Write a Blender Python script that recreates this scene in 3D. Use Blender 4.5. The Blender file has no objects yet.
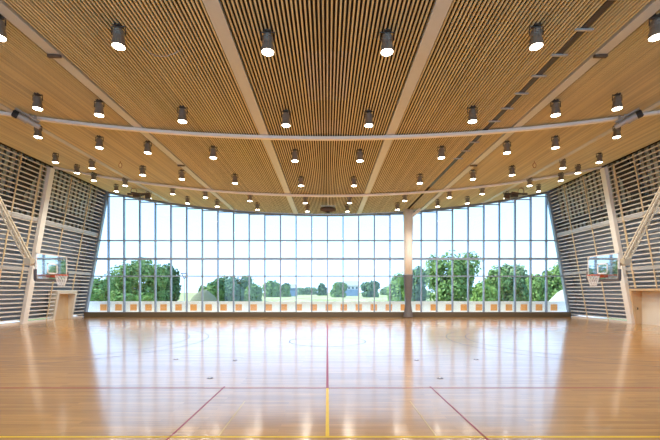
import bpy, math, random
from mathutils import Vector, Matrix
random.seed(7)
SC = bpy.context.scene
COL = SC.collection

# ------------------------------------------------------------------ camera
H = 2.33                      # eye height
FPX, VX, VY = 375.0, 327.4, 292.0
cam = bpy.data.cameras.new('camera')
cam.sensor_width = 36.0
cam.lens = FPX / 660 * 36
cam.shift_x = (330 - VX) / 660
cam.shift_y = (VY - 220) / 660
cam.clip_start, cam.clip_end = 0.1, 3000
co = bpy.data.objects.new('camera', cam)
co.location = (0, 0, H)
co.rotation_euler = (math.pi / 2, 0, 0)
COL.objects.link(co)
SC.camera = co

# ------------------------------------------------------------------ world, sun, exposure
w = bpy.data.worlds.new('sky')
SC.world = w
w.use_nodes = True
nt = w.node_tree
nt.nodes.clear()
n_out = nt.nodes.new('ShaderNodeOutputWorld')
n_bg = nt.nodes.new('ShaderNodeBackground')
n_tc = nt.nodes.new('ShaderNodeTexCoord')
n_sep = nt.nodes.new('ShaderNodeSeparateXYZ')
n_rmp = nt.nodes.new('ShaderNodeValToRGB')
cr = n_rmp.color_ramp
cr.elements[0].position = 0.0
cr.elements[0].color = (0.43, 0.61, 0.88, 1)
cr.elements[1].position = 0.9
cr.elements[1].color = (0.30, 0.44, 0.72, 1)
e = cr.elements.new(0.12)
e.color = (0.33, 0.53, 0.82, 1)
e = cr.elements.new(0.30)
e.color = (0.26, 0.43, 0.65, 1)
nt.links.new(n_tc.outputs['Generated'], n_sep.inputs[0])
nt.links.new(n_sep.outputs['Z'], n_rmp.inputs[0])
nt.links.new(n_rmp.outputs[0], n_bg.inputs[0])
n_bg.inputs[1].default_value = 2.2
nt.links.new(n_bg.outputs[0], n_out.inputs[0])

sun = bpy.data.lights.new('sun', 'SUN')
sun.energy = 4.0
sun.angle = math.radians(1.5)
sun.color = (1.0, 0.96, 0.88)
so = bpy.data.objects.new('sun', sun)
so.rotation_euler = Vector((-0.75, 0.0, 0.65)).to_track_quat('Z', 'Y').to_euler()
COL.objects.link(so)

LAMP_W = 220.0                # watts of each ceiling spot
LAMP_E = 14.0                 # glow of each lens
SC.view_settings.view_transform = 'Standard'
SC.view_settings.look = 'None'
SC.view_settings.gamma = 1.0
SC.view_settings.use_curve_mapping = False
SC.view_settings.exposure = 0.72
try:
    SC.cycles.use_denoising = True
    SC.cycles.max_bounces = 10
    SC.cycles.diffuse_bounces = 6
    SC.cycles.transparent_max_bounces = 24
    SC.cycles.sample_clamp_indirect = 6
    SC.cycles.caustics_reflective = False
except Exception:
    pass


# ------------------------------------------------------------------ materials
def base_mat(name):
    m = bpy.data.materials.new(name)
    m.use_nodes = True
    t = m.node_tree
    return m, t, t.nodes['Principled BSDF']


def N(t, kind, **kw):
    n = t.nodes.new(kind)
    for k, v in kw.items():
        setattr(n, k, v)
    return n


def mixc(t, fac, a, b, blend='MIX'):
    n = N(t, 'ShaderNodeMix', data_type='RGBA', blend_type=blend)
    for sock, v in ((n.inputs['Factor'], fac), (n.inputs['A'], a), (n.inputs['B'], b)):
        pass
    ins = [i for i in n.inputs if i.enabled]
    for i, v in zip(ins, (fac, a, b)):
        if hasattr(v, 'is_output'):
            t.links.new(v, i)
        elif isinstance(v, (tuple, list)):
            i.default_value = (*v, 1) if len(v) == 3 else v
        else:
            i.default_value = v
    return [o for o in n.outputs if o.enabled][0]


def plain(name, col, rough=0.5, metal=0.0, var=0.12, scale=6.0, spec=0.5, coat=0.0):
    """painted or metal surface with a little procedural unevenness"""
    m, t, p = base_mat(name)
    tc = N(t, 'ShaderNodeTexCoord')
    no = N(t, 'ShaderNodeTexNoise')
    no.inputs['Scale'].default_value = scale
    no.inputs['Detail'].default_value = 3
    t.links.new(tc.outputs['Object'], no.inputs['Vector'])
    c = mixc(t, no.outputs['Fac'], tuple(v * (1 - var) for v in col), tuple(min(1, v * (1 + var)) for v in col))
    t.links.new(c, p.inputs['Base Color'])
    p.inputs['Roughness'].default_value = rough
    p.inputs['Metallic'].default_value = metal
    p.inputs['Specular IOR Level'].default_value = spec
    if coat:
        p.inputs['Coat Weight'].default_value = coat
        p.inputs['Coat Roughness'].default_value = 0.16
        p.inputs['Coat IOR'].default_value = 1.5
    return m


def wood(name, dark, light, stretch, rough=0.5, cell=None, cellvar=0.15):
    """grain stretched along one axis; cell = (axis, size) gives every board its own tone"""
    m, t, p = base_mat(name)
    tc = N(t, 'ShaderNodeTexCoord')
    mp = N(t, 'ShaderNodeMapping')
    mp.inputs['Scale'].default_value = stretch
    t.links.new(tc.outputs['Object'], mp.inputs['Vector'])
    no = N(t, 'ShaderNodeTexNoise')
    no.inputs['Scale'].default_value = 1.0
    no.inputs['Detail'].default_value = 4
    t.links.new(mp.outputs[0], no.inputs['Vector'])
    c = mixc(t, no.outputs['Fac'], dark, light)
    if cell:
        sp = N(t, 'ShaderNodeSeparateXYZ')
        t.links.new(tc.outputs['Object'], sp.inputs[0])
        dv = N(t, 'ShaderNodeMath', operation='DIVIDE')
        dv.inputs[1].default_value = cell[1]
        t.links.new(sp.outputs[cell[0]], dv.inputs[0])
        fl = N(t, 'ShaderNodeMath', operation='FLOOR')
        t.links.new(dv.outputs[0], fl.inputs[0])
        wn = N(t, 'ShaderNodeTexWhiteNoise', noise_dimensions='1D')
        t.links.new(fl.outputs[0], wn.inputs['W'])
        mr = N(t, 'ShaderNodeMapRange')
        mr.inputs['To Min'].default_value = 1 - cellvar
        mr.inputs['To Max'].default_value = 1 + cellvar
        t.links.new(wn.outputs['Value'], mr.inputs['Value'])
        cb = N(t, 'ShaderNodeCombineColor')
        for i in range(3):
            t.links.new(mr.outputs[0], cb.inputs[i])
        c = mixc(t, 1.0, c, cb.outputs[0], 'MULTIPLY')
    t.links.new(c, p.inputs['Base Color'])
    p.inputs['Roughness'].default_value = rough
    return m


def floor_mat():
    m, t, p = base_mat('varnished_sports_parquet')
    tc = N(t, 'ShaderNodeTexCoord')
    br = N(t, 'ShaderNodeTexBrick')
    br.offset_frequency = 2
    br.offset = 0.37
    br.inputs['Color1'].default_value = (0.57, 0.275, 0.062, 1)
    br.inputs['Color2'].default_value = (0.41, 0.185, 0.038, 1)
    br.inputs['Mortar'].default_value = (0.30, 0.15, 0.06, 1)
    br.inputs['Scale'].default_value = 1.0
    br.inputs['Mortar Size'].default_value = 0.002
    br.inputs['Brick Width'].default_value = 2.2
    br.inputs['Row Height'].default_value = 0.13
    t.links.new(tc.outputs['Object'], br.inputs['Vector'])
    mp = N(t, 'ShaderNodeMapping')
    mp.inputs['Scale'].default_value = (1.2, 22, 1)
    t.links.new(tc.outputs['Object'], mp.inputs['Vector'])
    no = N(t, 'ShaderNodeTexNoise')
    no.inputs['Scale'].default_value = 1.0
    no.inputs['Detail'].default_value = 5
    t.links.new(mp.outputs[0], no.inputs['Vector'])
    mr = N(t, 'ShaderNodeMapRange')
    mr.inputs['To Min'].default_value = 0.6
    mr.inputs['To Max'].default_value = 1.4
    t.links.new(no.outputs['Fac'], mr.inputs['Value'])
    cb = N(t, 'ShaderNodeCombineColor')
    for i in range(3):
        t.links.new(mr.outputs[0], cb.inputs[i])
    c = mixc(t, 1.0, br.outputs['Color'], cb.outputs[0], 'MULTIPLY')
    t.links.new(c, p.inputs['Base Color'])
    p.inputs['Roughness'].default_value = 0.30
    p.inputs['Specular IOR Level'].default_value = 0.1
    p.inputs['Coat Weight'].default_value = 1.0
    p.inputs['Coat Roughness'].default_value = 0.14
    p.inputs['Coat IOR'].default_value = 1.6
    n2 = N(t, 'ShaderNodeTexNoise')
    n2.inputs['Scale'].default_value = 0.6
    t.links.new(tc.outputs['Object'], n2.inputs['Vector'])
    bp = N(t, 'ShaderNodeBump')
    bp.inputs['Strength'].default_value = 0.03
    bp.inputs['Distance'].default_value = 0.05
    t.links.new(n2.outputs['Fac'], bp.inputs['Height'])
    t.links.new(bp.outputs[0], p.inputs['Coat Normal'])
    return m


def glass_mat(name, tint, gloss, rough=0.0):
    m, t, p = base_mat(name)
    t.nodes.remove(p)
    tr = N(t, 'ShaderNodeBsdfTransparent')
    tc = N(t, 'ShaderNodeTexCoord')
    no = N(t, 'ShaderNodeTexNoise')
    no.inputs['Scale'].default_value = 0.4
    t.links.new(tc.outputs['Object'], no.inputs['Vector'])
    c = mixc(t, no.outputs['Fac'], tint, tuple(min(1, v + 0.01) for v in tint))
    t.links.new(c, tr.inputs[0])
    gl = N(t, 'ShaderNodeBsdfGlossy')
    gl.inputs['Roughness'].default_value = rough
    gl.inputs['Color'].default_value = (1, 1, 1, 1)
    mx = N(t, 'ShaderNodeMixShader')
    mx.inputs[0].default_value = gloss
    t.links.new(tr.outputs[0], mx.inputs[1])
    t.links.new(gl.outputs[0], mx.inputs[2])
    t.links.new(mx.outputs[0], t.nodes['Material Output'].inputs[0])
    return m


def emit_mat(name, col, strength):
    m, t, p = base_mat(name)
    p.inputs['Base Color'].default_value = (*col, 1)
    p.inputs['Emission Color'].default_value = (*col, 1)
    p.inputs['Emission Strength'].default_value = strength
    return m


def leaf_mat(name, a, b):
    m, t, p = base_mat(name)
    tc = N(t, 'ShaderNodeTexCoord')
    no = N(t, 'ShaderNodeTexNoise')
    no.inputs['Scale'].default_value = 0.7
    no.inputs['Detail'].default_value = 3
    t.links.new(tc.outputs['Object'], no.inputs['Vector'])
    c = mixc(t, no.outputs['Fac'], a, b)
    t.links.new(c, p.inputs['Base Color'])
    p.inputs['Roughness'].default_value = 0.7
    p.inputs['Specular IOR Level'].default_value = 0.2
    return m


def field_mat():
    m, t, p = base_mat('dry_meadow')
    tc = N(t, 'ShaderNodeTexCoord')
    mp = N(t, 'ShaderNodeMapping')
    mp.inputs['Scale'].default_value = (0.03, 0.012, 1)
    t.links.new(tc.outputs['Object'], mp.inputs['Vector'])
    no = N(t, 'ShaderNodeTexNoise')
    no.inputs['Scale'].default_value = 4.0
    no.inputs['Detail'].default_value = 6
    t.links.new(mp.outputs[0], no.inputs['Vector'])
    r = N(t, 'ShaderNodeValToRGB')
    r.color_ramp.elements[0].position = 0.35
    r.color_ramp.elements[0].color = (0.30, 0.37, 0.13, 1)
    r.color_ramp.elements[1].position = 0.65
    r.color_ramp.elements[1].color = (0.46, 0.46, 0.24, 1)
    t.links.new(no.outputs['Fac'], r.inputs[0])
    t.links.new(r.outputs[0], p.inputs['Base Color'])
    p.inputs['Roughness'].default_value = 0.95
    p.inputs['Specular IOR Level'].default_value = 0.1
    return m


M = dict(
    floor=floor_mat(),
    slat=wood('ceiling_larch', (0.64, 0.54, 0.295), (0.80, 0.705, 0.44), (9, 0.5, 9), 0.6, ('X', 0.113), 0.14),
    hatch=wood('pale_grey_hatch', (0.66, 0.59, 0.46), (0.78, 0.71, 0.58), (9, 0.5, 9), 0.6),
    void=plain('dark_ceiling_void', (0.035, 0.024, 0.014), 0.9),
    beam=plain('pale_grey_paint', (0.62, 0.64, 0.60), 0.5, var=0.04),
    post=plain('off_white_paint', (0.92, 0.89, 0.82), 0.45, var=0.04),
    louvre=wood('whitewashed_louvre', (0.76, 0.74, 0.68), (0.88, 0.86, 0.81), (2, 0.6, 12), 0.6),
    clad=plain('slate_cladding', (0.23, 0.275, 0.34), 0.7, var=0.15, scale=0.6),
    clad_hi=plain('daylight_tone_cladding', (0.50, 0.56, 0.53), 0.6, var=0.1, scale=0.8),  # paler colour stands for daylight behind the see-through upper wall
    truss=plain('dark_brace_steel', (0.05, 0.045, 0.04), 0.6),
    rib=plain('grey_rib', (0.17, 0.18, 0.17), 0.6),
    rail=plain('grey_rail', (0.50, 0.51, 0.51), 0.5, var=0.05),
    batten=wood('tan_batten', (0.66, 0.52, 0.32), (0.78, 0.64, 0.42), (8, 8, 1), 0.55),
    oak=wood('oak_panel', (0.60, 0.42, 0.23), (0.76, 0.58, 0.36), (3, 3, 0.6), 0.5),
    pale_oak=wood('bleached_panel', (0.70, 0.64, 0.52), (0.82, 0.77, 0.66), (1.5, 1.5, 0.3), 0.5),
    plinth=wood('brown_plinth', (0.085, 0.062, 0.034), (0.135, 0.10, 0.058), (0.5, 4, 8), 0.5),
    rear=wood('rear_panelling', (0.55, 0.38, 0.20), (0.68, 0.50, 0.29), (4, 4, 0.5), 0.6),
    mullion=plain('blue_grey_aluminium', (0.27, 0.33, 0.41), 0.4, 0.2, var=0.05),
    glass=glass_mat('window_glass', (0.95, 0.985, 0.98), 0.03),
    board=glass_mat('backboard_glass', (0.80, 0.88, 0.92), 0.55, 0.03),
    can=plain('gunmetal_can', (0.27, 0.235, 0.19), 0.4, 0.5),
    yoke=plain('dark_bracket', (0.07, 0.06, 0.05), 0.5, 0.4),
    lens=emit_mat('lit_lens', (1.0, 0.90, 0.70), LAMP_E),
    pad=plain('dark_grey_padding', (0.13, 0.12, 0.125), 0.6),
    orange=plain('orange_board', (0.85, 0.36, 0.10), 0.6, var=0.05),
    white=plain('white_render', (0.94, 0.94, 0.93), 0.7, var=0.03),
    ring=plain('orange_red_rim', (0.62, 0.10, 0.03), 0.4),
    net=plain('white_net_cord', (0.85, 0.85, 0.83), 0.8),
    red=plain('red_line_paint', (0.30, 0.018, 0.03), 0.5, coat=0.25, spec=0.1),
    yellow=plain('yellow_line_paint', (0.85, 0.54, 0.03), 0.5, coat=0.25, spec=0.1),
    dark_line=plain('grey_line_paint', (0.14, 0.11, 0.11), 0.6, coat=0.3, spec=0.1),
    worn_yellow=plain('worn_yellow_paint', (0.62, 0.40, 0.11), 0.4, coat=0.7, spec=0.1),
    steel=plain('galvanised_steel', (0.50, 0.49, 0.46), 0.45, 0.4),
    black=plain('black_rubber', (0.02, 0.02, 0.02), 0.6),
    tan_metal=plain('beige_painted_truss', (0.62, 0.52, 0.38), 0.5, var=0.05),
    copper=plain('reddish_hook', (0.40, 0.17, 0.07), 0.4, 0.4),
    bronze=plain('dark_bronze', (0.11, 0.075, 0.05), 0.5, 0.2),
    bark=plain('bark', (0.12, 0.085, 0.055), 0.9),
    field=field_mat(),
    gravel=plain('pale_paving', (0.86, 0.85, 0.82), 0.9, var=0.08, scale=0.5),
    soil=plain('dry_soil', (0.20, 0.20, 0.12), 0.95, var=0.3, scale=0.6),
    soil_w=plain('pale_spoil', (0.42, 0.41, 0.36), 0.95, var=0.15, scale=0.6),
    house=plain('white_house_wall', (0.55, 0.55, 0.56), 0.8, var=0.03),
    blue=plain('blue_cladding', (0.20, 0.28, 0.42), 0.6),
    roof=plain('grey_roof', (0.42, 0.43, 0.46), 0.7),
    pane=plain('dark_pane', (0.06, 0.09, 0.13), 0.2),
    leaf_a=leaf_mat('leaves_mid', (0.11, 0.20, 0.06), (0.26, 0.40, 0.13)),
    leaf_b=leaf_mat('leaves_dark', (0.06, 0.13, 0.055), (0.14, 0.25, 0.10)),
    leaf_c=leaf_mat('leaves_light', (0.16, 0.28, 0.07), (0.28, 0.42, 0.12)),
    leaf_d=leaf_mat('leaves_silver', (0.17, 0.26, 0.13), (0.28, 0.38, 0.20)),
)


# ------------------------------------------------------------------ mesh helper
class MB:
    def __init__(s):
        s.v, s.f = [], []

    def add(s, vs, fs):
        b = len(s.v)
        s.v += [tuple(p) for p in vs]
        s.f += [tuple(b + i for i in f) for f in fs]
        return s

    def hexa(s, p):
        """8 corners: 0-3 bottom loop, 4-7 top loop"""
        return s.add(p, [(3, 2, 1, 0), (4, 5, 6, 7), (0, 1, 5, 4), (1, 2, 6, 5), (2, 3, 7, 6), (3, 0, 4, 7)])

    def box(s, x0, x1, y0, y1, z0, z1):
        return s.hexa([(x0, y0, z0), (x1, y0, z0), (x1, y1, z0), (x0, y1, z0),
                       (x0, y0, z1), (x1, y0, z1), (x1, y1, z1), (x0, y1, z1)])

    def bar(s, a, b, w, h, up=(0, 0, 1)):
        a, b = Vector(a), Vector(b)
        d = (b - a).normalized()
        u = Vector(up)
        sd = d.cross(u).normalized()
        u = sd.cross(d).normalized()
        o = [(-1, -1), (1, -1), (1, 1), (-1, 1)]
        q = [sd * (i * w / 2) + u * (j * h / 2) for i, j in o]
        return s.hexa([a + k for k in q] + [b + k for k in q])

    def tube(s, pts, r, n=8, closed=False):
        pts = [Vector(p) for p in pts]
        rs = r if isinstance(r, (list, tuple)) else [r] * len(pts)
        L = len(pts)
        vs, fs = [], []
        ref = None
        for i, p in enumerate(pts):
            if closed:
                d = pts[(i + 1) % L] - pts[i - 1]
            else:
                d = pts[min(i + 1, L - 1)] - pts[max(i - 1, 0)]
            d.normalize()
            if ref is None:
                ref = Vector((0, 0, 1)) if abs(d.z) < 0.9 else Vector((1, 0, 0))
            a = d.cross(ref).normalized()
            c = a.cross(d).normalized()
            ref = c
            for k in range(n):
                t = 2 * math.pi * k / n
                vs.append(p + (a * math.cos(t) + c * math.sin(t)) * rs[i])
        for i in range(L if closed else L - 1):
            j = (i + 1) % L
            for k in range(n):
                l = (k + 1) % n
                fs.append((i * n + k, i * n + l, j * n + l, j * n + k))
        if not closed:
            fs.append(tuple(range(n - 1, -1, -1)))
            fs.append(tuple((L - 1) * n + k for k in range(n)))
        return s.add(vs, fs)

    def lathe(s, prof, n=16, c=(0, 0, 0), caps=True):
        vs, fs = [], []
        for r, z in prof:
            for k in range(n):
                t = 2 * math.pi * k / n
                vs.append((c[0] + r * math.cos(t), c[1] + r * math.sin(t), c[2] + z))
        for i in range(len(prof) - 1):
            for k in range(n):
                l = (k + 1) % n
                fs.append((i * n + k, i * n + l, (i + 1) * n + l, (i + 1) * n + k))
        if caps:
            fs.append(tuple(range(n - 1, -1, -1)))
            fs.append(tuple((len(prof) - 1) * n + k for k in range(n)))
        return s.add(vs, fs)

    def build(s, name, mat, parent=None, smooth=False, loc=None):
        me = bpy.data.meshes.new(name)
        me.from_pydata(s.v, [], s.f)
        me.materials.append(mat)
        if smooth:
            for p in me.polygons:
                p.use_smooth = True
        me.update()
        o = bpy.data.objects.new(name, me)
        COL.objects.link(o)
        if parent:
            o.parent = parent
        if loc:
            o.location = loc
        return o


def tag(o, label, cat, group=None):
    o['label'] = label
    o['category'] = cat
    if group:
        o['group'] = group
    return o


def struct(o, label=None):
    o['kind'] = 'structure'
    if label:
        o['label'] = label
    return o


def empty(name, loc=(0, 0, 0), rz=0.0):
    o = bpy.data.objects.new(name, None)
    o.location = loc
    o.rotation_euler = (0, 0, rz)
    o.empty_display_size = 0.3
    COL.objects.link(o)
    return o


def thing(name, label, cat, loc=(0, 0, 0), group=None, rz=0.0):
    return tag(empty(name, loc, rz), label, cat, group)


def copy_tree(o, parent=None):
    c = o.copy()
    COL.objects.link(c)
    if parent:
        c.parent = parent
    for ch in list(o.children):
        copy_tree(ch, c)
    return c


def fr(px, py, d):
    """a point of the photograph carried to distance d"""
    return Vector(((px - VX) / FPX * d, d, H + (VY - py) / FPX * d))


# ------------------------------------------------------------------ hall
YB, YW = -4.0, 35.0           # rear wall, glass wall
HB, HT, ZE = 22.6, 20.5, 11.68
ZC = H + 7.2
KC = (ZE - ZC) / HT ** 2


def zc(x):
    return ZC + KC * x * x


def wx(z):
    return HB - (HB - HT) * z / ZE


def wp(s, y, z, n=0.0):
    """point on the leaning side wall (s = -1 left, 1 right), n metres into the hall"""
    return Vector((s * (wx(z) - 0.984 * n), y, z - 0.177 * n))


# floor
fl = struct(MB().box(-24.2, 24.2, YB - 0.2, YW + 0.05, -0.2, 0).build('floor', M['floor']))


def line(x0, x1, y0, y1, mat, name='court_line'):
    return MB().box(x0, x1, y0, y1, 0.0005, 0.003).build(name, mat, fl)


def arc(cx, cy, r, a0, a1, wd, mat, n=64):
    mb = MB()
    vs, fs = [], []
    for i in range(n + 1):
        t = math.radians(a0 + (a1 - a0) * i / n)
        for rr in (r - wd / 2, r + wd / 2):
            vs.append((cx + rr * math.cos(t), cy + rr * math.sin(t), 0.003))
    for i in range(n):
        fs.append((2 * i, 2 * i + 1, 2 * i + 3, 2 * i + 2))
    mb.add(vs, fs)
    return mb.build('court_line', mat, fl)


CY = 17.8
line(-21.5, 21.5, 9.08, 9.13, M['red'])
line(-0.03, 0.03, 9.13, 27.5, M['red'])
line(-0.03, 0.03, 6.05, 9.08, M['yellow'])
line(-21.5, 21.5, 6.00, 6.06, M['yellow'])
for sx in (-1, 1):
    line(sx * 2.53 - 0.016, sx * 2.53 + 0.016, 0.0, 9.25, M['red'])
    line(sx * 1.76 - 0.012, sx * 1.76 + 0.012, 6.06, 8.0, M['worn_yellow'])
    arc(sx * 12.3, CY, 6.35, 90 if sx < 0 else 90, -90 if sx < 0 else 270, 0.05, M['dark_line'])
    arc(sx * 12.3, CY, 5.4, 90 if sx < 0 else 90, -90 if sx < 0 else 270, 0.05, M['dark_line'])
arc(0, CY, 1.8, 0, 360, 0.05, M['dark_line'])

# ceiling
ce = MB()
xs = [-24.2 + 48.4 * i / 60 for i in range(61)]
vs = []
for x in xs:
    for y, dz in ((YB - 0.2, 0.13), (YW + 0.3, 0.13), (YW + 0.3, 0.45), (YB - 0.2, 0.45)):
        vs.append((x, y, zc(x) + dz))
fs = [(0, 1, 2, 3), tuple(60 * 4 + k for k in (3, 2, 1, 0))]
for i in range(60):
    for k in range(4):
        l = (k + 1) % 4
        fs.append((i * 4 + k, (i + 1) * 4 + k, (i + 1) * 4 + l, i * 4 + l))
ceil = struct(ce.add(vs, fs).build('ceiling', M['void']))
PITCH = 0.113
BEAMX = (2.9, 8.7, 14.5)
sl = MB()
HATCH = ((0.75, 11.2, 14.1), (0.58, 15.7, 17.05))
hat = {c: MB() for c in HATCH}
k = int(HT / PITCH)
for i in range(-k, k + 1):
    x = i * PITCH
    if any(abs(abs(x) - b) < 0.24 for b in BEAMX) or 7.12 < x < 7.42:
        continue
    if abs(x) > HT - 0.08:
        continue
    z = zc(x)
    cuts = [c for c in HATCH if abs(x) < c[0]]
    ends = [YB] + [v for c in cuts for v in (c[1], c[2])] + [YW]
    for q in range(len(ends) - 1):
        inside = q % 2 == 1
        a0, a1 = (ends[q] + 0.01, ends[q + 1] - 0.01) if inside else (ends[q], ends[q + 1])
        tgt = hat[cuts[q // 2]] if inside else sl
        tgt.box(x - 0.023, x + 0.023, a0, a1, z, z + 0.048)
sl.build('ceiling_slat_panel', M['slat'], ceil)
for c, mb in hat.items():
    mb.build('access_hatch', M['hatch'], ceil)


# side walls ---------------------------------------------------------------
def side_wall(s):
    nm = 'wall_left' if s < 0 else 'wall_right'
    mb = MB()
    off = -0.9
    q = []
    zs = (-0.05, 5.3)
    a = [wp(s, YB - 0.2, 0, off), wp(s, YW, 0, off), wp(s, YW, 7.6, off), wp(s, YB - 0.2, 7.6, off)]
    b = [p + Vector((s * 0.2, 0, 0)) for p in a]
    mb.hexa(a + b)
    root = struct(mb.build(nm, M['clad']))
    mb = MB()
    a = [wp(s, YB - 0.2, 7.6, off), wp(s, YW, 7.6, off), wp(s, YW, 12.4, off), wp(s, YB - 0.2, 12.4, off)]
    b = [p + Vector((s * 0.2, 0, 0)) for p in a]
    mb.hexa(a + b)
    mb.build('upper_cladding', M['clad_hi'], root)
    # end plate of the cavity beside the glass
    mb = MB()
    mb.hexa([wp(s, YW - 0.06, 0, -0.12), wp(s, YW, 0, -0.12), wp(s, YW, 0, off), wp(s, YW - 0.06, 0, off),
             wp(s, YW - 0.06, 11.9, -0.12), wp(s, YW, 11.9, -0.12), wp(s, YW, 12.4, off), wp(s, YW - 0.06, 12.4, off)])
    mb.build('end_plate', M['clad'], root)
    # upright ribs on the upper cladding
    mb = MB()
    y = YB + 0.3
    while y < YW - 0.3:
        mb.hexa([wp(s, y, 7.7, off + 0.002), wp(s, y + 0.08, 7.7, off + 0.002), wp(s, y + 0.08, 7.7, off + 0.12), wp(s, y, 7.7, off + 0.12),
                 wp(s, y, 12.0, off + 0.002), wp(s, y + 0.08, 12.0, off + 0.002), wp(s, y + 0.08, 12.0, off + 0.12), wp(s, y, 12.0, off + 0.12)])
        y += 0.5
    mb.build('cladding_rib', M['rib'], root)
    # louvres
    mb = MB()
    z = 0.28
    while z < 11.55:
        if s < 0:
            cuts = [(30.75, 33.2)] if z < 2.4 else []
        else:
            cuts = [(14.8, 27.45)] if z < 2.55 else []
        segs, y0 = [], YB
        for c0, c1 in cuts:
            segs.append((y0, c0))
            y0 = c1
        segs.append((y0, YW - 0.07))
        for a0, a1 in segs:
            p = []
            for (zz, n) in ((z - 0.037, 0.0), (z - 0.037, -0.07), (z + 0.037, -0.07), (z + 0.037, 0.0)):
                p.append((zz, n))
            lo = [wp(s, a0, zz, n) for zz, n in p]
            hi = [wp(s, a1, zz, n) for zz, n in p]
            mb.hexa(lo + hi)
        z += 0.31
    mb.build('louvre', M['louvre'], root)
    # tan battens over the louvres
    for y in (5.0, 7.4, 9.9, 12.3, 14.8, 20.2, 22.7, 25.15, 30.1, 32.55):
        z0 = 0.0
        if s < 0 and 30.7 < y < 33.3:
            z0 = 2.5
        if s > 0 and 14.7 < y < 27.5:
            z0 = 2.62
        mb = MB()
        mb.hexa([wp(s, y - 0.04, z0, 0.002), wp(s, y + 0.04, z0, 0.002), wp(s, y + 0.04, z0, 0.05), wp(s, y - 0.04, z0, 0.05),
                 wp(s, y - 0.04, 11.6, 0.002), wp(s, y + 0.04, 11.6, 0.002), wp(s, y + 0.04, 11.6, 0.05), wp(s, y - 0.04, 11.6, 0.05)])
        mb.build('batten', M['batten'], root)
    # horizontal rails
    for z in (4.0, 7.58):
        mb = MB()
        mb.hexa([wp(s, YB, z - 0.12, 0.05), wp(s, YW - 0.07, z - 0.12, 0.05), wp(s, YW - 0.07, z - 0.12, -0.12), wp(s, YB, z - 0.12, -0.12),
                 wp(s, YB, z + 0.12, 0.05), wp(s, YW - 0.07, z + 0.12, 0.05), wp(s, YW - 0.07, z + 0.12, -0.12), wp(s, YB, z + 0.12, -0.12)])
        mb.build('rail', M['rail'], root)
    # dark bracing plates in the cavity
    for y in (17.3, 27.65):
        mb = MB()
        a = [wp(s, y - 0.1, 11.5, -0.35), wp(s, y - 1.5, 11.5, -0.35), wp(s, y - 2.5, 7.7, -0.35), wp(s, y - 2.0, 7.7, -0.35)]
        b = [wp(s, p.y, p.z, -0.45) for p in a]
        mb.hexa(a + b)
        mb.build('brace_plate', M['truss'], root)
    mb = MB()
    mb.bar(wp(s, YB, 8.4, -0.4), wp(s, YW - 0.1, 8.4, -0.4), 0.12, 0.5)
    mb.build('cavity_girder', M['truss'], root)
    return root


wl, wr = side_wall(-1), side_wall(1)

# doorway in the left wall
d1 = struct(empty('door_1', (-22.4, 32.0, 0)))
mb = MB()


def lean_block(mb, s, y0, y1, z0, z1, n0, xb):
    mb.hexa([wp(s, y0, z0, n0), wp(s, y1, z0, n0), (s * xb, y1, z0), (s * xb, y0, z0),
             wp(s, y0, z1, n0), wp(s, y1, z1, n0), (s * xb, y1, z1), (s * xb, y0, z1)])


def rel(mb, o):
    mb.v = [tuple(Vector(p) - o.location) for p in mb.v]
    return mb


lean_block(mb, -1, 30.78, 31.0, 0, 2.42, 0.07, 22.9)
lean_block(mb, -1, 32.95, 33.17, 0, 2.42, 0.07, 22.9)
lean_block(mb, -1, 31.0, 32.95, 2.2, 2.42, 0.07, 22.9)
rel(mb, d1).build('door_frame', M['pale_oak'], d1)
lf = rel(MB().box(-22.85, -22.78, 31.0, 32.95, 0.0, 2.2), d1).build('door_leaf', M['oak'], d1)
rel(MB().box(-22.78, -22.70, 31.12, 31.18, 1.0, 1.15).box(-22.72, -22.70, 31.12, 31.32, 1.06, 1.1), d1).build('door_handle', M['steel'], lf)

# timber-lined alcove in the right wall
al = MB()
lean_block(al, 1, 27.3, 27.45, 0, 2.43, 0.08, 23.3)
al.build('alcove_reveal', M['oak'], wr)
al = MB()
lean_block(al, 1, 14.8, 27.45, 2.43, 2.58, 0.08, 23.3)
al.build('alcove_soffit', M['oak'], wr)
al = MB().box(22.88, 23.0, 14.8, 27.3, 0, 2.43)
al.build('alcove_panel', M['pale_oak'], wr)
MB().box(22.55, 22.6, 27.26, 27.3, 1.05, 1.2).build('latch', M['truss'], wr)

# skirting along the side walls
for s, nm in ((-1, 'baseboard_left'), (1, 'baseboard_right')):
    mb = MB()
    for a0, a1 in ([(YB, 30.78), (33.17, YW - 0.4)] if s < 0 else [(YB, 14.8), (27.45, YW - 0.4)]):
        mb.hexa([wp(s, a0, 0, 0.03), wp(s, a1, 0, 0.03), wp(s, a1, 0, -0.1), wp(s, a0, 0, -0.1),
                 wp(s, a0, 0.14, 0.03), wp(s, a1, 0.14, 0.03), wp(s, a1, 0.14, -0.1), wp(s, a0, 0.14, -0.1)])
    struct(mb.build(nm, M['louvre']))

# rear wall behind the viewer, its unseen full-width glazing added to bring in fill daylight
rw = MB()
rw.box(-24, -20.4, YB - 0.2, YB, 0, 12.6)
rw.box(20.4, 24, YB - 0.2, YB, 0, 12.6)
rw.box(-20.4, 20.4, YB - 0.2, YB, 0, 0.5)
rw.box(-20.4, 20.4, YB - 0.2, YB, 9.4, 10.4)
rw_o = struct(rw.build('wall_rear', M['rear']))
w2 = struct(empty('added_rear_window', (0, YB - 0.1, 0.9)))
rel(MB().box(-20.4, 20.4, YB - 0.11, YB - 0.09, 0.5, 9.4), w2).build('pane', M['glass'], w2)
mb = MB()
for i in range(14):
    x = -20.3 + 40.6 * i / 13
    mb.box(x - 0.05, x + 0.05, YB - 0.18, YB - 0.02, 0.5, 9.4)
rel(mb, w2).build('window_frame', M['mullion'], w2)

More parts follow.
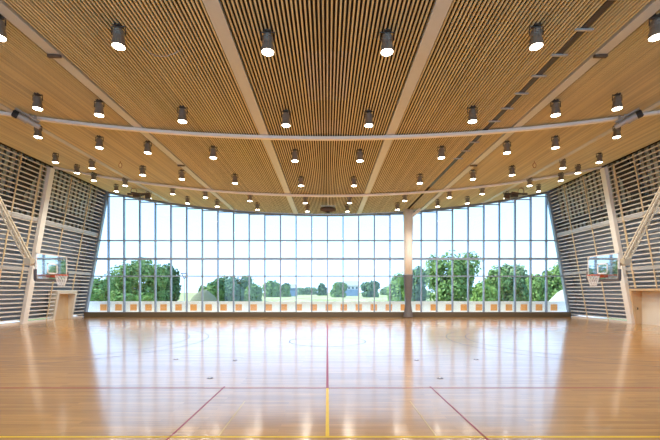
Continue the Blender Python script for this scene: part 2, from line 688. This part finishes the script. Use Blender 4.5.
# ------------------------------------------------------------------ glass wall
PM = 1.453
ZS = 0.47                     # top of the plinth
struct(MB().box(-22.45, 22.45, YW - 0.42, YW + 0.02, 0.0, ZS).build('baseboard_back', M['plinth']))
w1 = struct(empty('window_1', (0, YW, ZS)))


def wtop(x):
    return zc(x) - 0.02


TR = ((H + 1.47, 0.10), (H + 3.08, 0.19), (H + 4.77, 0.10))
xsm = [PM * i for i in range(-14, 15)]
for i, x in enumerate(xsm):
    lim = ZE if abs(x) <= HT else (HB - abs(x)) / (HB - HT) * ZE
    mb = MB().box(x - 0.05, x + 0.05, YW - 0.26, YW, ZS, min(wtop(x), lim))
    rel(mb, w1).build('mullion', M['mullion'], w1)
# bays: pane and head bar
edges = [-22.6] + [x for x in xsm] + [22.6]
for i in range(len(edges) - 1):
    a, b = edges[i], edges[i + 1]
    if a < -21:
        pts = [(-wx(ZS), ZS), (b, ZS), (b, wtop(b)), (-HT, ZE)]
    elif b > 21:
        pts = [(a, ZS), (wx(ZS), ZS), (HT, ZE), (a, wtop(a))]
    else:
        pts = [(a, ZS), (b, ZS), (b, wtop(b)), (a, wtop(a))]
    mb = MB().hexa([(x, YW - 0.07, z) for x, z in pts] + [(x, YW - 0.05, z) for x, z in pts])
    rel(mb, w1).build('pane', M['glass'], w1)
    if abs(a + b) > 8 and a > -21 and b < 21:
        zt = min(wtop(a), wtop(b)) - 0.10
        rel(MB().box(a + 0.05, b - 0.05, YW - 0.20, YW - 0.08, zt - 0.08, zt), w1).build('head_bar', M['mullion'], w1)
for z, h in TR:
    x = wx(z)
    rel(MB().box(-x, x, YW - 0.30, YW - 0.01, z - h / 2, z + h / 2), w1).build('transom', M['mullion'], w1)
# curved head frame and slanting end frames
mb = MB()
for i in range(40):
    a = -HT + 2 * HT * i / 40
    b = -HT + 2 * HT * (i + 1) / 40
    mb.bar((a, YW - 0.15, zc(a) - 0.09), (b, YW - 0.15, zc(b) - 0.09), 0.26, 0.16)
rel(mb, w1).build('head_frame', M['mullion'], w1)
for s in (-1, 1):
    mb = MB().hexa([wp(s, YW - 0.32, ZS, -0.06), wp(s, YW, ZS, -0.06), wp(s, YW, ZS, 0.16), wp(s, YW - 0.32, ZS, 0.16),
                    wp(s, YW - 0.32, 11.6, -0.06), wp(s, YW, 11.6, -0.06), wp(s, YW, 11.6, 0.16), wp(s, YW - 0.32, 11.6, 0.16)])
    rel(mb, w1).build('end_frame', M['mullion'], w1)

# ------------------------------------------------------------------ ceiling beams and wall posts
side = {-1: 'left', 1: 'right'}
nth = {2.9: 'inner', 8.7: 'middle', 14.5: 'outer'}
for bx_ in BEAMX:
    for s in (-1, 1):
        x = s * bx_
        za, zb = zc(abs(x) - 0.2), zc(abs(x) + 0.2)
        if s < 0:
            za, zb = zb, za
        mb = MB().hexa([(x - 0.2, YB, za - 0.03), (x + 0.2, YB, zb - 0.03), (x + 0.2, YW - 0.3, zb - 0.03), (x - 0.2, YW - 0.3, za - 0.03),
                        (x - 0.2, YB, za + 0.12), (x + 0.2, YB, zb + 0.12), (x + 0.2, YW - 0.3, zb + 0.12), (x - 0.2, YW - 0.3, za + 0.12)])
        o = tag(mb.build('ceiling_beam', M['beam']),
                'pale grey flush strip running from viewer to glass wall, the %s one %s of centre' % (nth[bx_], side[s]),
                'beam', 'long pale ceiling strips')
        if bx_ == 8.7:
            for y in (11.95, 22.3):
                z = zc(x) - 0.03
                MB().box(x - 0.20, x + 0.20, y - 0.05, y + 0.05, z - 0.08, z).build('clip', M['bronze'], o)
for y, lab in ((17.3, 'white curved crossbeam spanning the ceiling nearer the viewer'),
               (27.62, 'white curved crossbeam spanning the ceiling nearer the glass wall')):
    mb = MB()
    n = 48
    vs, fs = [], []
    for i in range(n + 1):
        x = -20.12 + 40.24 * i / n
        z = zc(x) - 0.05
        vs += [(x, y - 0.1, z - 0.13), (x, y + 0.1, z - 0.13), (x, y + 0.1, z), (x, y - 0.1, z)]
    fs = [(0, 1, 2, 3), tuple(4 * n + q for q in (3, 2, 1, 0))]
    for i in range(n):
        for q in range(4):
            r = (q + 1) % 4
            fs.append((4 * i + q, 4 * i + 4 + q, 4 * i + 4 + r, 4 * i + r))
    tag(mb.add(vs, fs).build('crossbeam', M['post']), lab, 'beam', 'curved crossbeams')
for s in (-1, 1):
    for y, lab in ((27.65, 'white steel post leaning with the %s louvred wall' % side[s]),
                   (17.3, 'nearer white steel post leaning against the %s louvred wall, out of frame' % side[s])):
        if y < 20:
            continue
        mb = MB().hexa([wp(s, y - 0.22, 0, 0.30), wp(s, y + 0.22, 0, 0.30), wp(s, y + 0.22, 0, 0.055), wp(s, y - 0.22, 0, 0.055),
                        wp(s, y - 0.22, 11.5, 0.30), wp(s, y + 0.22, 11.5, 0.30), wp(s, y + 0.22, 11.5, 0.055), wp(s, y - 0.22, 11.5, 0.055)])
        tag(mb.build('wall_post', M['post']), lab, 'post', 'leaning wall posts')
        # thin tan stud beside it
        yy = y - 0.75
        mb = MB().hexa([wp(s, yy - 0.06, 2.6, 0.06), wp(s, yy + 0.06, 2.6, 0.06), wp(s, yy + 0.06, 2.6, 0.0), wp(s, yy - 0.06, 2.6, 0.0),
                        wp(s, yy - 0.06, 11.5, 0.06), wp(s, yy + 0.06, 11.5, 0.06), wp(s, yy + 0.06, 11.5, 0.0), wp(s, yy - 0.06, 11.5, 0.0)])
        mb.build('batten', M['batten'], wl if s < 0 else wr)

# ------------------------------------------------------------------ padded column before the glass
cx, cy = 7.35, 34.1
col = thing('column', 'white tapering column with dark padded lower half, standing before the glass wall', 'column', (cx, cy, 0))
ztop = zc(cx) - 0.02
mb = MB()
prof = [(0.38, 3.85), (0.40, 6.0), (0.43, 8.5), (0.46, ztop)]
mb.lathe(prof, 20)
mb.build('shaft', M['post'], col, True)
mb = MB()
mb.lathe([(0.44, 0.0), (0.43, 0.1), (0.33, 0.8), (0.26, 1.35), (0.27, 1.6), (0.36, 2.5), (0.41, 3.7), (0.42, 3.88), (0.38, 3.9)], 20)
mb.build('padding', M['pad'], col, True)
mb = MB()
mb.bar((0.1, -0.1, ztop - 0.75), (1.0, -0.5, zc(cx + 1.0) - 0.12), 0.28, 0.22)
mb.build('bracket', M['post'], col)


# ------------------------------------------------------------------ ceiling lights
def make_lamp():
    r = empty('ceiling_spotlight')
    mb = MB()      # body hangs 0.08..0.58 below the origin
    mb.lathe([(0.10, -0.10), (0.135, -0.14), (0.14, -0.34), (0.165, -0.42), (0.185, -0.58), (0.165, -0.58), (0.15, -0.50)], 18)
    for i in range(3):
        z = -0.17 - i * 0.05
        mb.lathe([(0.15, z), (0.155, z - 0.008), (0.15, z - 0.016)], 18)
    mb.build('housing', M['can'], r)
    mb = MB()
    mb.tube([(-0.19, 0, -0.25), (-0.19, 0, -0.03), (0.19, 0, -0.03), (0.19, 0, -0.25)], 0.018, 6)
    mb.box(-0.09, 0.09, -0.09, 0.09, -0.03, 0.03)
    mb.build('bracket', M['yoke'], r)
    mb = MB()
    mb.lathe([(0.162, -0.572), (0.160, -0.584), (0.02, -0.588)], 18)
    mb.build('lens', M['lens'], r, True)
    ld = bpy.data.lights.new('spot_bulb', 'SPOT')
    ld.energy = LAMP_W
    ld.color = (1.0, 0.93, 0.81)
    ld.spot_size = math.radians(150)
    ld.spot_blend = 0.6
    ld.shadow_soft_size = 0.13
    lo = bpy.data.objects.new('spot_bulb', ld)
    lo.location = (0, 0, -0.66)
    lo.parent = r
    COL.objects.link(lo)
    return r


ordn = ['first', 'second', 'third', 'fourth', 'fifth', 'sixth', 'seventh', 'eighth', 'ninth', 'tenth', 'eleventh', 'twelfth']
rown = ['nearest', 'second', 'third', 'fourth', 'fifth', 'farthest']
CX = (1.65, 5.78, 9.1, 11.55, 14.72, 17.0)
ROWS = ((10.38, 3), (14.95, 4), (19.0, 5), (23.45, 6), (27.98, 6), (30.95, 6))
proto = None
for ri, (y, n) in enumerate(ROWS):
    row = [-c for c in reversed(CX[:n])] + list(CX[:n])
    for j, x in enumerate(row):
        if ri == 2 and abs(x) > 14:
            yy, x = y - 0.4, x * 0.975
        elif ri == 4 and abs(x) > 12:
            yy = y - 0.68
        elif ri == 5 and abs(x) > 16:
            yy = y - 0.75
        else:
            yy = y
        if proto is None:
            proto = o = make_lamp()
        else:
            o = copy_tree(proto)
        o.location = (x, yy, zc(x))
        jj = j if j < n else 2 * n - 1 - j
        lab = 'lit metal can spotlight, %s from the %s in the %s ceiling row' % (
            ordn[jj], 'left' if j < n else 'right', rown[ri])
        tag(o, lab, 'light', 'ceiling spotlights')
for s in (-1, 1):
    o = copy_tree(proto)
    o.location = (s * 17.1, 25.6, zc(17.1))
    tag(o, 'lit metal can spotlight between two rows, beside the top of the %s wall' % side[s], 'light', 'ceiling spotlights')

# ------------------------------------------------------------------ basketball hoops
for s in (-1, 1):
    bxx, by = 11.75 * s, 16.0
    r = thing('basketball_hoop', 'glass basketball hoop hanging from a slanted truss before the %s louvred wall' % side[s],
              'basketball hoop', (bxx, by, 0), 'basketball hoops')
    i = -s                      # direction into the court
    z0, z1 = 2.85, 3.92
    MB().box(-0.015, 0.015, -0.88, 0.88, z0 + 0.03, z1).build('backboard', M['board'], r)
    mb = MB()
    for (a0, a1, c0, c1) in ((-0.9, -0.85, z0, z1), (0.85, 0.9, z0, z1), (-0.9, 0.9, z1 - 0.04, z1 + 0.01)):
        mb.box(-0.025, 0.025, a0, a1, c0, c1)
    mb.build('board_frame', M['post'], r)
    mb = MB()
    mb.box(-0.05, 0.05, -0.93, 0.93, z0 - 0.07, z0 + 0.03)
    mb.box(-0.05, 0.05, -0.95, -0.89, z0, z0 + 0.4)
    mb.box(-0.05, 0.05, 0.89, 0.95, z0, z0 + 0.4)
    mb.build('edge_padding', M['pad'], r)
    mb = MB()
    f = i * 0.02
    for q in ((-0.295, -0.245, 3.1, 3.55), (0.245, 0.295, 3.1, 3.55), (-0.295, 0.295, 3.5, 3.55), (-0.295, 0.295, 3.1, 3.15)):
        mb.box(f - 0.004, f + 0.004, *q)
    mb.build('target_square', M['white'], r)
    rc = i * 0.40
    pts = [(rc + 0.225 * math.cos(t * math.pi / 10), 0.225 * math.sin(t * math.pi / 10), 3.05) for t in range(20)]
    mb = MB().tube(pts, 0.022, 6, True)
    mb.box(min(i * 0.02, i * 0.18), max(i * 0.02, i * 0.18), -0.12, 0.12, 2.95, 3.07)
    ring = mb.build('rim', M['ring'], r)
    mb = MB()
    for k in range(12):
        for dd in (-1, 1):
            p = []
            for q in range(5):
                t = 2 * math.pi * k / 12 + dd * q * 0.26
                rad = 0.225 - 0.028 * q
                p.append((rc + rad * math.cos(t), rad * math.sin(t), 3.03 - 0.11 * q))
            mb.tube(p, 0.009, 4)
    mb.build('net', M['net'], ring)
    # mast: slanted ladder truss up to the ceiling, with head joint
    a = Vector((s * 0.95, 0, 3.62))
    ex = 4.75
    b = Vector((s * ex, 0, zc(bxx + s * ex) - 0.02))
    d = (b - a).normalized()
    pr = Vector((d.z, 0, -d.x)) * 0.085
    mb = MB()
    for yy in (-0.08, 0.08):
        for sg in (-1, 1):
            q = pr * sg + Vector((0, yy, 0))
            mb.tube([a + q, b + q], 0.035, 6)
    L = (b - a).length
    nr = 30
    for k in range(nr):
        p, q = a + d * (L * k / nr), a + d * (L * (k + 1) / nr)
        sg = 1 if k % 2 else -1
        for yy in (-0.08, 0.08):
            v = Vector((0, yy, 0))
            mb.bar(p + pr * sg + v, q - pr * sg + v, 0.04, 0.04, (0, 1, 0))
    mb.build('mast', M['tan_metal'], r)
    mb = MB()
    mb.box(min(s * 0.80, s * 1.06), max(s * 0.80, s * 1.06), -0.16, 0.16, 3.48, 3.74)
    mb.tube([(s * 0.8, 0, 3.5), (s * 0.05, 0.55, 3.75)], 0.035, 6)
    mb.tube([(s * 0.8, 0, 3.5), (s * 0.05, -0.55, 3.75)], 0.035, 6)
    mb.tube([(s * 0.8, 0, 3.5), (s * 0.05, 0, 3.0)], 0.035, 6)
    mb.build('head_joint', M['tan_metal'], r)

# ------------------------------------------------------------------ hoist winches under the near crossbeam
for s in (-1, 1):
    x, y = s * 13.3, 16.8
    z = zc(x)
    r = thing('hoist_winch', 'grey cylindrical hoist with dark round end clamped under the near crossbeam, %s side' % side[s],
              'hoist', (x, y, z), 'hoist winches')
    ax = Vector((-s * 0.62, 0.70, -0.30)).normalized()
    c = Vector((0, -0.1, -0.50))
    mb = MB()
    mb.tube([c - ax * 0.42, c - ax * 0.1], 0.15, 14)
    mb.tube([c - ax * 0.05, c + ax * 0.42], 0.115, 14)
    mb.tube([c - ax * 0.12, c - ax * 0.04], 0.175, 14)
    mb.build('drum', M['steel'], r)
    MB().tube([c - ax * 0.60, c - ax * 0.56, c - ax * 0.40], [0.12, 0.165, 0.165], 14).build('end_cap', M['black'], r)
    mb = MB()
    for q in (-0.3, 0.05, 0.25):
        p = c + ax * q
        mb.bar(p, (p.x, p.y, -0.16), 0.06, 0.06, (0, 1, 0))
    p0, p1 = c - ax * 0.5 + Vector((0, 0, 0.24)), c + ax * 0.4 + Vector((0, 0, 0.2))
    mb.bar(p0, p1, 0.16, 0.08)
    mb.build('clamp', M['steel'], r)

# ------------------------------------------------------------------ folded equipment near the glass wall
r = thing('folded_hoop', 'dark bundled folded hoop hung under the ceiling centre before the glass wall', 'folded hoop', (0.05, 30.2, ZC), 'folded hoops')
mb = MB()
pr_ = [(-0.62, 0.05), (-0.55, 0.14), (-0.3, 0.22), (0, 0.24), (0.3, 0.22), (0.55, 0.14), (0.62, 0.05)]
mb.tube([(x, 0, -0.55) for x, _ in pr_], [q for _, q in pr_], 12)
mb.build('bundle', M['bronze'], r, True)
MB().lathe([(0.05, -0.86), (0.16, -0.82), (0.2, -0.74), (0.14, -0.66)], 12).build('rim_cup', M['black'], r)
mb = MB()
mb.bar((-0.62, 0, -0.27), (0.62, 0, -0.27), 0.06, 0.06)
mb.tube([(0, 0, -0.27), (0, 0, 0.02)], 0.04, 8)
mb.tube([(0, 0, -0.15), (0, -2.4, -0.02)], 0.03, 6)
mb.tube([(-0.5, 0, -0.27), (-0.5, 0, -0.5)], 0.02, 6)
mb.tube([(0.5, 0, -0.27), (0.5, 0, -0.5)], 0.02, 6)
mb.build('hanger', M['steel'], r)
for s in (-1, 1):
    x, y = s * 15.4, 30.6
    z = zc(x)
    r = thing('folded_hoop', 'dark folded hoop gear with round loop hung under the ceiling, %s corner near the glass' % side[s],
              'folded hoop', (x, y, z), 'folded hoops')
    dz = lambda u: zc(x + u) - z
    mb = MB()
    mb.bar((-0.9, 0, -0.42), (0.9, 0, -0.42), 0.14, 0.14)
    mb.box(-0.42, 0.10, -0.14, 0.14, -0.68, -0.34)
    mb.bar((-0.5, -0.25, -0.36), (0.55, -0.2, -0.5), 0.12, 0.12)
    mb.bar((0.1, 0.2, -0.5), (0.7, 0.25, -0.3), 0.1, 0.1)
    mb.box(-s * 0.75 - 0.18, -s * 0.75 + 0.18, -0.12, 0.12, -0.80, -0.48)
    mb.build('folded_arm', M['bronze'], r)
    mb = MB()
    pts = [(s * 0.35 + 0.25 * math.cos(t * math.pi / 9), -0.1, -0.22 + 0.27 * math.sin(t * math.pi / 9) - 0.02) for t in range(18)]
    mb.tube(pts, 0.022, 6, True)
    mb.build('rim', M['copper'], r)
    mb = MB()
    for u in (-0.6, 0.6):
        mb.tube([(u, 0, -0.42), (u, 0, dz(u) + 0.01)], 0.035, 6)
    mb.build('hanger', M['steel'], r)
    mb = MB()
    for u, rad in ((-s * 0.15, 0.42), (-s * 0.6, 0.3)):
        mb.tube([(u - rad + rad * (1 - math.cos(t * math.pi / 10)), 0.05, -0.55 - 1.0 * rad * math.sin(t * math.pi / 10)) for t in range(11)], 0.022, 5)
    mb.build('net', M['steel'], r)

# ------------------------------------------------------------------ curtain track with its cross clips, right of centre
tx = 7.27
tr = thing('curtain_track', 'dark curtain track with evenly spaced cross clips recessed in the ceiling, right of centre', 'track', (tx, 0, zc(tx)))
MB().box(-0.10, 0.10, YB, 26.6, -0.02, 0.10).build('channel', M['yoke'], tr)
for i in range(13):
    y = 7.2 + 1.14 * i
    MB().box(-0.26, 0.26, y - 0.03, y + 0.03, -0.07, -0.02).build('cross_clip', M['steel'], tr)
# loose cable and small hooks
mb = MB()
p = []
for i in range(13):
    t = i / 12
    x = -5.55 + 1.15 * t
    p.append((x, 11.3 - 0.1 * math.sin(t * math.pi), zc(x) - 0.01 - 0.28 * math.sin(math.pi * t)))
tag(mb.tube(p, 0.009, 5).build('loose_cable', M['steel']), 'thin grey cable looping slightly below the ceiling slats, upper left', 'cable')
for s in (-1, 1):
    x, y = s * 12.7, 23.0
    z = zc(x)
    mb = MB()
    mb.tube([(0.10 * math.cos(t * math.pi / 8), 0, -0.26 + 0.15 * math.sin(t * math.pi / 8)) for t in range(16)], 0.02, 6, True)
    mb.tube([(0, 0, -0.12), (0, 0, 0.01)], 0.02, 6)
    tag(mb.build('ceiling_hook', M['copper'], None, False, (x, y, z)),
        'small reddish ring hook under the ceiling slats, %s of centre' % side[s], 'hook', 'ring hooks')

# ------------------------------------------------------------------ floor sockets
FS = ((176, 359.3, 'leftmost of the far pair on the left'), (235, 360.2, 'nearer the centre of the far pair on the left'),
      (210, 378.2, 'alone in front on the left'), (416.5, 360.2, 'nearer the centre of the far pair on the right'),
      (476, 359.5, 'rightmost of the far pair on the right'), (440, 378.3, 'alone in front on the right'))
for px, py, lab in FS:
    d = FPX * H / (py - VY)
    x = (px - VX) / FPX * d
    r = thing('floor_socket', 'small dark round floor plate, ' + lab, 'floor socket', (x, d, 0), 'floor sockets')
    MB().lathe([(0.085, 0.0), (0.085, 0.004), (0.07, 0.008)], 18).build('plate', M['dark_line'], r)
    MB().lathe([(0.03, 0.008), (0.03, 0.012)], 10).build('cap', M['steel'], r)

# ------------------------------------------------------------------ outside
struct(MB().box(-900, 900, YW + 0.3, 1500, -0.4, -0.1).build('ground', M['field']))
struct(MB().box(-60, 60, YW + 0.05, 39.5, -0.12, -0.02).build('terrace', M['gravel']))
pa = thing('parapet', 'low white wall with orange square boards outside the glass wall', 'wall', (0, 36.3, -0.05))
rel(MB().box(-32, 32, 36.3, 36.55, -0.05, 1.36), pa).build('wall_slab', M['white'], pa)
rel(MB().box(-32, 32, 36.27, 36.58, 1.36, 1.42), pa).build('coping', M['white'], pa)
for i in range(-15, 16):
    x = 0.13 + i * 1.453
    rel(MB().box(x - 0.31, x + 0.31, 36.26, 36.3, 0.53, 1.14), pa).build('orange_board', M['orange'], pa)


def crown(mb, c, rx, ry, rz, n, leaf):
    """loose leaf clusters filling an ellipsoid, denser near its surface"""
    for _ in range(n):
        while True:
            u = Vector((random.uniform(-1, 1), random.uniform(-1, 1), random.uniform(-1, 1)))
            if 0.05 < u.length < 1:
                break
        rad = random.uniform(0.35, 1.0) ** 0.5 * random.uniform(0.85, 1.18)
        u = u.normalized()
        p = Vector((c[0] + u.x * rx * rad, c[1] + u.y * ry * rad, c[2] + u.z * rz * rad))
        nrm = (u + Vector((random.uniform(-.9, .9), random.uniform(-.9, .9), random.uniform(-.6, 1)))).normalized()
        a = nrm.orthogonal().normalized()
        a.rotate(Matrix.Rotation(random.uniform(0, 6.28), 3, nrm))
        b = nrm.cross(a)
        s1 = leaf * random.uniform(0.6, 1.3)
        s2 = s1 * random.uniform(0.5, 0.8)
        mb.add([p - a * s1, p + b * s2 + nrm * s1 * 0.15, p + a * s1, p - b * s2 + nrm * s1 * 0.15], [(0, 1, 2, 3)])


def tree(name, label, cat, px0, px1, pytop, d, mat, lobes=7, dens=1.0, trunk=True, group=None, low=0.02, top=None):
    a, b = fr(px0, VY, d), fr(px1, VY, d)
    h = fr(0, pytop, d).z
    wdt = b.x - a.x
    r = thing(name, label, cat, ((a.x + b.x) / 2, d, -0.1), group)
    mb = MB()
    leaf = d * 0.0042
    hw = wdt / 2
    # an inner dense core and lobes round it
    crown(mb, (0, 0, h * (0.5 + low / 2)), hw * 0.72, hw * 0.65, h * (0.47 - low / 2), int(800 * dens), leaf * 1.25)
    for i in range(lobes):
        t = 2 * math.pi * i / lobes + random.uniform(-.4, .4)
        rr = random.uniform(0.5, 0.75)
        zz = h * random.uniform(0.28 + low, 0.78)
        sz = random.uniform(0.22, 0.40)
        crown(mb, (math.cos(t) * hw * rr, math.sin(t) * hw * rr, min(zz, h * (1 - sz * 0.75))), hw * sz, hw * sz, h * sz * 0.75, int(330 * dens), leaf)
    for i in range(5):
        t = 2 * math.pi * i / 5 + 0.3
        crown(mb, (math.cos(t) * hw * 0.55, math.sin(t) * hw * 0.5, h * 0.17), hw * 0.36, hw * 0.34, h * 0.19, int(200 * dens), leaf)
    mb.build('crown', mat, r)
    if trunk:
        mb = MB()
        mb.tube([(0, 0, 0), (0.05 * hw, 0, h * 0.3), (0, 0, h * 0.6)], [0.05 * hw, 0.04 * hw, 0.015 * hw], 8)
        for t in range(4):
            q = t * 1.6
            mb.tube([(0.04 * hw, 0, h * 0.28), (math.cos(q) * hw * 0.45, math.sin(q) * hw * 0.45, h * 0.6)], [0.03 * hw, 0.008 * hw], 6)
        mb.build('trunk', M['bark'], r)
    return r


tree('tree', 'large mid green tree seen behind the left bays of the glass wall', 'tree', 110, 170, 257, 80, M['leaf_a'], 9, 1.3)
tree('tree', 'shaded right half of the big left tree, added as a separate darker crown', 'tree', 148, 181, 262, 97, M['leaf_b'], 7)  # dark leaves paint in the shaded half of the tree before it
tree('shrub', 'mid green shrub at the far left edge of the glass wall', 'shrub', 84, 112, 276, 70, M['leaf_a'], 6)
for i, (a, b, t, lab) in enumerate(((84, 103, 289, 'low light green bush below the far left shrub'),
                                     (109, 132, 291, 'low light green bush under the left edge of the big left tree'),
                                     (134, 158, 293, 'low light green bush under the middle of the big left tree'))):
    tree('shrub', lab, 'shrub', a, b, t, 58 + 0 * i, M['leaf_c'], 6, 0.6, False, 'low bushes on the left')
tree('tree', 'wide dark rounded tree left of centre beyond the parapet', 'tree', 208, 252, 274, 76, M['leaf_b'], 9, 1.1)
tree('shrub', 'light green bush on the left flank of the wide dark tree', 'shrub', 199, 222, 284, 66, M['leaf_a'], 6)
tree('shrub', 'light green bush on the right flank of the wide dark tree', 'shrub', 243, 263, 283, 66, M['leaf_a'], 6)
tree('tree', 'small round tree in the meadow left of the blue house', 'tree', 262, 282, 280.5, 180, M['leaf_a'], 6, 0.6)
tree('tree', 'smaller green tree touching the left side of the blue house', 'tree', 279, 291, 283, 190, M['leaf_a'], 5, 0.5)
tree('tree', 'tiny dark tree standing left of centre on the horizon', 'tree', 317, 327, 284, 260, M['leaf_b'], 5, 0.5)
tree('tree', 'round green tree in the meadow left of the white house', 'tree', 330, 347, 281.5, 170, M['leaf_a'], 6, 0.6)
tree('tree', 'round dark green tree in the meadow right of the white house', 'tree', 361, 380, 281, 170, M['leaf_b'], 6, 0.6)
tree('tree', 'light green tree just left of the padded column', 'tree', 387, 412, 272, 72, M['leaf_c'], 7)
tree('tree', 'dark green tree just right of the padded column', 'tree', 405, 430, 266, 100, M['leaf_b'], 7)
tree('tree', 'tallest broad green tree right of the padded column', 'tree', 424, 478, 250, 80, M['leaf_a'], 10, 1.4)
tree('tree', 'light green bush at the right foot of the tallest tree', 'shrub', 470, 496, 280, 70, M['leaf_c'], 6)
tree('tree', 'mid green tree, first of the group in the right bays', 'tree', 484, 508, 266, 90, M['leaf_a'], 7)
tree('tree', 'pale silvery green taller tree at the back of the right group', 'tree', 500, 532, 263, 110, M['leaf_d'], 8)
tree('tree', 'dark green tree in the middle of the right group', 'tree', 503, 529, 272, 76, M['leaf_b'], 7)
tree('tree', 'green bushy tree at the right of the middle group, before the last tree', 'tree', 526, 549, 274, 84, M['leaf_a'], 7)
tree('tree', 'green tree at the far right edge of the glass wall', 'tree', 543, 572, 262, 96, M['leaf_a'], 8)
for a, b, t, d, lab in ((293, 305, 288, 330, 'faint tree clump right of the blue house'), (303, 318, 287.5, 340, 'faint tree clump left of the tiny dark tree'),
                        (380, 392, 287, 300, 'faint tree clump right of the dark meadow tree')):
    tree('tree', lab + ' on the horizon', 'tree', a, b, t, d, M['leaf_d'], 5, 0.4, False, 'distant tree clumps')


def mound(name, label, px0, px1, py, d, mat):
    a, b = fr(px0, VY, d), fr(px1, VY, d)
    h = fr(0, py, d).z
    hw = (b.x - a.x) / 2
    mb = MB()
    n, k = 20, 7
    vs = []
    for i in range(k + 1):
        t = i / k
        for j in range(n):
            ang = 2 * math.pi * j / n
            rr = hw * (1 - t) * (1 + random.uniform(-.06, .06))
            vs.append((rr * math.cos(ang), rr * math.sin(ang) * 0.8, (h + 0.1) * (1 - (1 - t) ** 1.8) * (1 + random.uniform(-.03, .03))))
    fs = []
    for i in range(k):
        for j in range(n):
            l = (j + 1) % n
            fs.append((i * n + j, i * n + l, (i + 1) * n + l, (i + 1) * n + j))
    o = mb.add(vs, fs).build(name, mat, None, True, ((a.x + b.x) / 2, d, -0.1))
    return tag(o, label, 'mound')


mound('earth_mound', 'brownish grassy mound right of the street lamp', 186, 222, 290, 58, M['soil'])
mound('earth_mound', 'pale earth mound at the far right end of the glass wall', 546, 592, 288, 60, M['soil_w'])


def house(label, px0, px1, py, d, wall, low=None):
    a, b = fr(px0, VY, d), fr(px1, VY, d)
    h = fr(0, py, d).z
    hw = (b.x - a.x) / 2
    r = thing('house', label, 'house', ((a.x + b.x) / 2, d, -0.1))
    e = h * 0.68
    MB().box(-hw, hw, 0, hw * 1.1, 0, e).build('house_wall', wall, r)
    mb = MB().add([(-hw * 1.05, -0.5, e), (hw * 1.05, -0.5, e), (hw * 1.05, hw * 1.15, e), (-hw * 1.05, hw * 1.15, e), (-hw * 0.9, hw * 0.5, h), (hw * 0.9, hw * 0.5, h)],
                  [(3, 2, 1, 0), (0, 1, 5, 4), (2, 3, 4, 5), (1, 2, 5), (3, 0, 4)])
    mb.build('roof', M['roof'], r)
    if low:
        MB().box(-hw * 1.01, hw * 1.01, -0.3, 0, 0, e * 0.62).build('ground_floor_cladding', low, r)
    for i in range(4):
        x = -hw * 0.72 + hw * 0.48 * i
        MB().box(x - hw * 0.1, x + hw * 0.1, -0.06, 0, e * 0.68, e * 0.88).build('window', M['pane'], r)


house('small blue house on the horizon left of centre', 289, 297, 284, 210, M['blue'])
house('white house with blue lower floor on the horizon right of centre', 343, 359, 280.5, 225, M['house'], M['blue'])

# street lamp
p = fr(184.3, 310, 52)
r = thing('street_lamp', 'slim grey street lamp with V shaped head beyond the left bays', 'street lamp', (p.x, 52, -0.1))
hz = fr(0, 279, 52).z + 0.1
MB().tube([(0, 0, 0), (0, 0, hz)], [0.09, 0.06], 8).build('pole', M['steel'], r)
mb = MB()
mb.tube([(0, 0, hz), (-0.35, 0, hz + 0.75)], [0.06, 0.05], 6)
mb.tube([(0, 0, hz), (0.35, 0, hz + 0.75)], [0.06, 0.05], 6)
mb.box(-0.45, 0.45, -0.15, 0.15, hz + 0.72, hz + 0.82)
mb.build('lamp_head', M['truss'], r)
